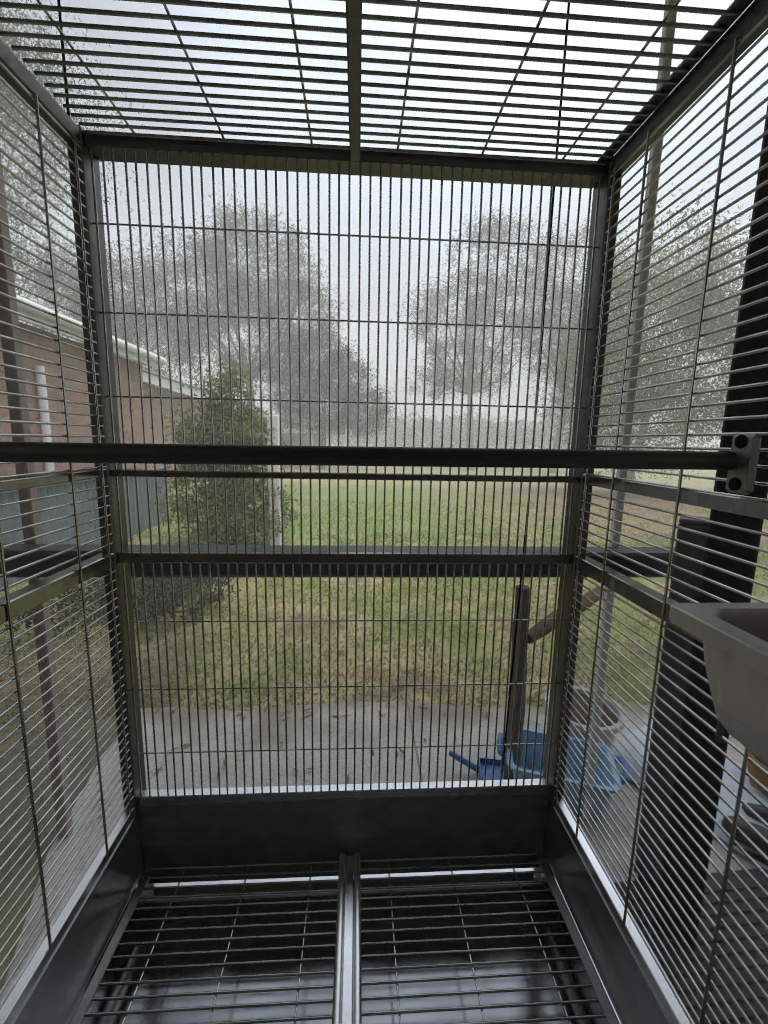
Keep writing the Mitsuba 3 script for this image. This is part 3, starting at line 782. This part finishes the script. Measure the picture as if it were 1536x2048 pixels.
# right gums, sparse
tree("gum_tree", "tall sparse gum tree with pale sky gaps right of the open sky", "tree", (5.4, 20.0, 0),
     [(5.9, 20.0, 9.2, 1.9, 1.8, 1.6), (4.2, 20.4, 7.0, 1.8, 1.8, 1.5), (6.9, 20.0, 6.9, 1.9, 1.8, 1.6), (5.0, 20.2, 4.7, 2.0, 1.7, 1.3), (3.4, 20.6, 4.1, 1.0, 1.2, 0.9)], 270, 150, 0.36, 0.055, "leaf_gum", 14, 0.20, gap=0.54)
tree("gum_tree", "slender gum tree at the right edge of the back wires", "tree", (9.0, 19.0, 0),
     [(9.2, 18.8, 8.8, 1.9, 1.8, 2.0), (8.4, 18.9, 5.8, 1.8, 1.8, 1.8), (10.4, 18.6, 5.8, 1.8, 1.8, 1.8), (9.6, 18.6, 3.2, 1.6, 1.5, 1.3)], 300, 150, 0.38, 0.055, "leaf_gum", 15, 0.18, gap=0.52)
# far tree line: each crown a tree
fr = np.random.default_rng(5)
far_words = ["hazy far tree above the perch, directly below the open sky", "hazy far tree right of the open sky", "hazy far tree below the tall sparse gum", "hazy far tree below the slender right gum",
             "hazy far tree seen low through the right wires", "hazy far tree, the farthest right of the tree line", "hazy far tree behind the white shed roof", "hazy far tree behind the garage"]
for i, x in enumerate((1.0, 5.6, 10.2, 15.0, 20.5, 27.0, -5.0, -11.0)):
    yy = 44 + fr.uniform(-2, 3)
    h = fr.uniform(3.6, 4.6)
    tree("far_tree", far_words[i], "tree", (x, yy, 0), [(x, yy, h * 0.62, 2.9, 2.0, h * 0.36), (x + 1.5, yy, h * 0.45, 2.3, 1.8, h * 0.38), (x - 1.5, yy, h * 0.42, 2.2, 1.8, h * 0.36)], 150, 26, 0.42, 0.22, "leaf_grey", 30 + i, 0.15, "bark_brown", "hazy trees in the far tree line", gap=0.35, n_limbs=6)
# right side
tree("olive_tree", "pale olive tree filling the view through the right wires", "tree", (7.0, 10.2, 0),
     [(7.0, 10.2, 4.1, 1.6, 1.5, 1.5), (6.2, 10.6, 3.0, 1.3, 1.3, 1.3), (8.1, 9.6, 3.2, 1.5, 1.4, 1.4), (7.0, 10.1, 1.8, 1.7, 1.4, 1.1), (7.4, 10.2, 5.4, 1.5, 1.3, 1.1), (8.6, 9.4, 4.6, 1.3, 1.3, 1.2)], 760, 80, 0.34, 0.045, "leaf_olive", 16, 0.14, gap=0.40)
tree("olive_tree", "second pale olive tree, beyond the black pillar on the right", "tree", (10.4, 8.6, 0),
     [(10.2, 8.8, 3.6, 1.6, 1.5, 1.6), (11.3, 8.0, 2.7, 1.6, 1.5, 1.5), (9.6, 9.0, 2.2, 1.4, 1.3, 1.2)], 400, 70, 0.32, 0.045, "leaf_olive", 17, 0.14, gap=0.40)
# large gum over the house, upper left
tree("gum_tree", "large grey gum tree rising over the roof of the brick house at the far left", "tree", (-6.6, 8.6, 0),
     [(-5.9, 7.4, 6.0, 1.6, 1.7, 1.3), (-6.9, 7.2, 7.4, 1.8, 1.8, 1.3), (-6.4, 7.4, 4.6, 1.3, 1.5, 0.8), (-5.4, 8.0, 7.0, 0.9, 1.2, 0.8)], 420, 170, 0.28, 0.028, "leaf_gum", 18, 0.10, gap=0.46)


def shrub(name, label, base, blobs, n_cl, per, spread, size, leaf, seed, group=None, gap=0.35):
    cl, pts = crown_points(blobs, n_cl, per, spread, seed, gap, 0.35)
    pts = pts[pts[:, 2] > 0.01]
    add(name + "__foliage", quads(pts, size, 0.1, 0.42, seed), leaf)
    r = np.random.default_rng(seed)
    ms = []
    for t_ in cl[r.choice(len(cl), 18, replace=False)]:
        b0 = np.array(base) + np.append(r.normal(0, 0.06, 2), -0.02)
        ms.append(tube([b0, b0 + (t_ - b0) * 0.5 + r.normal(0, 0.05, 3), t_], [0.014, 0.01, 0.004], 6))
    add(name + "__stems", cat(*ms), "bark_brown", True)
    labels[name + "__stems"] = {"kind": "stuff"}
    tag(name, label, "shrub", group)


shrub("shrub", "tall bright green shrub in front of the brick walls", (-1.55, 4.7, 0),
      [(-1.50, 4.6, 1.70, 0.24, 0.26, 0.42), (-1.45, 4.6, 1.1, 0.5, 0.4, 0.6), (-1.75, 4.6, 0.6, 0.5, 0.4, 0.55), (-1.25, 4.6, 0.45, 0.45, 0.4, 0.45), (-1.25, 4.6, 1.3, 0.3, 0.3, 0.35), (-1.85, 4.6, 1.25, 0.3, 0.35, 0.35)], 430, 52, 0.09, 0.026, "leaf_shrub", 21)
shrub("low_shrub", "low grey green spreading shrub on the lawn at the left", (-1.5, 2.6, 0),
      [(-1.7, 2.9, 0.12, 0.45, 0.5, 0.16), (-1.35, 2.5, 0.1, 0.4, 0.5, 0.14), (-1.9, 2.3, 0.1, 0.4, 0.4, 0.15)], 170, 34, 0.05, 0.020, "leaf_grey", 22)
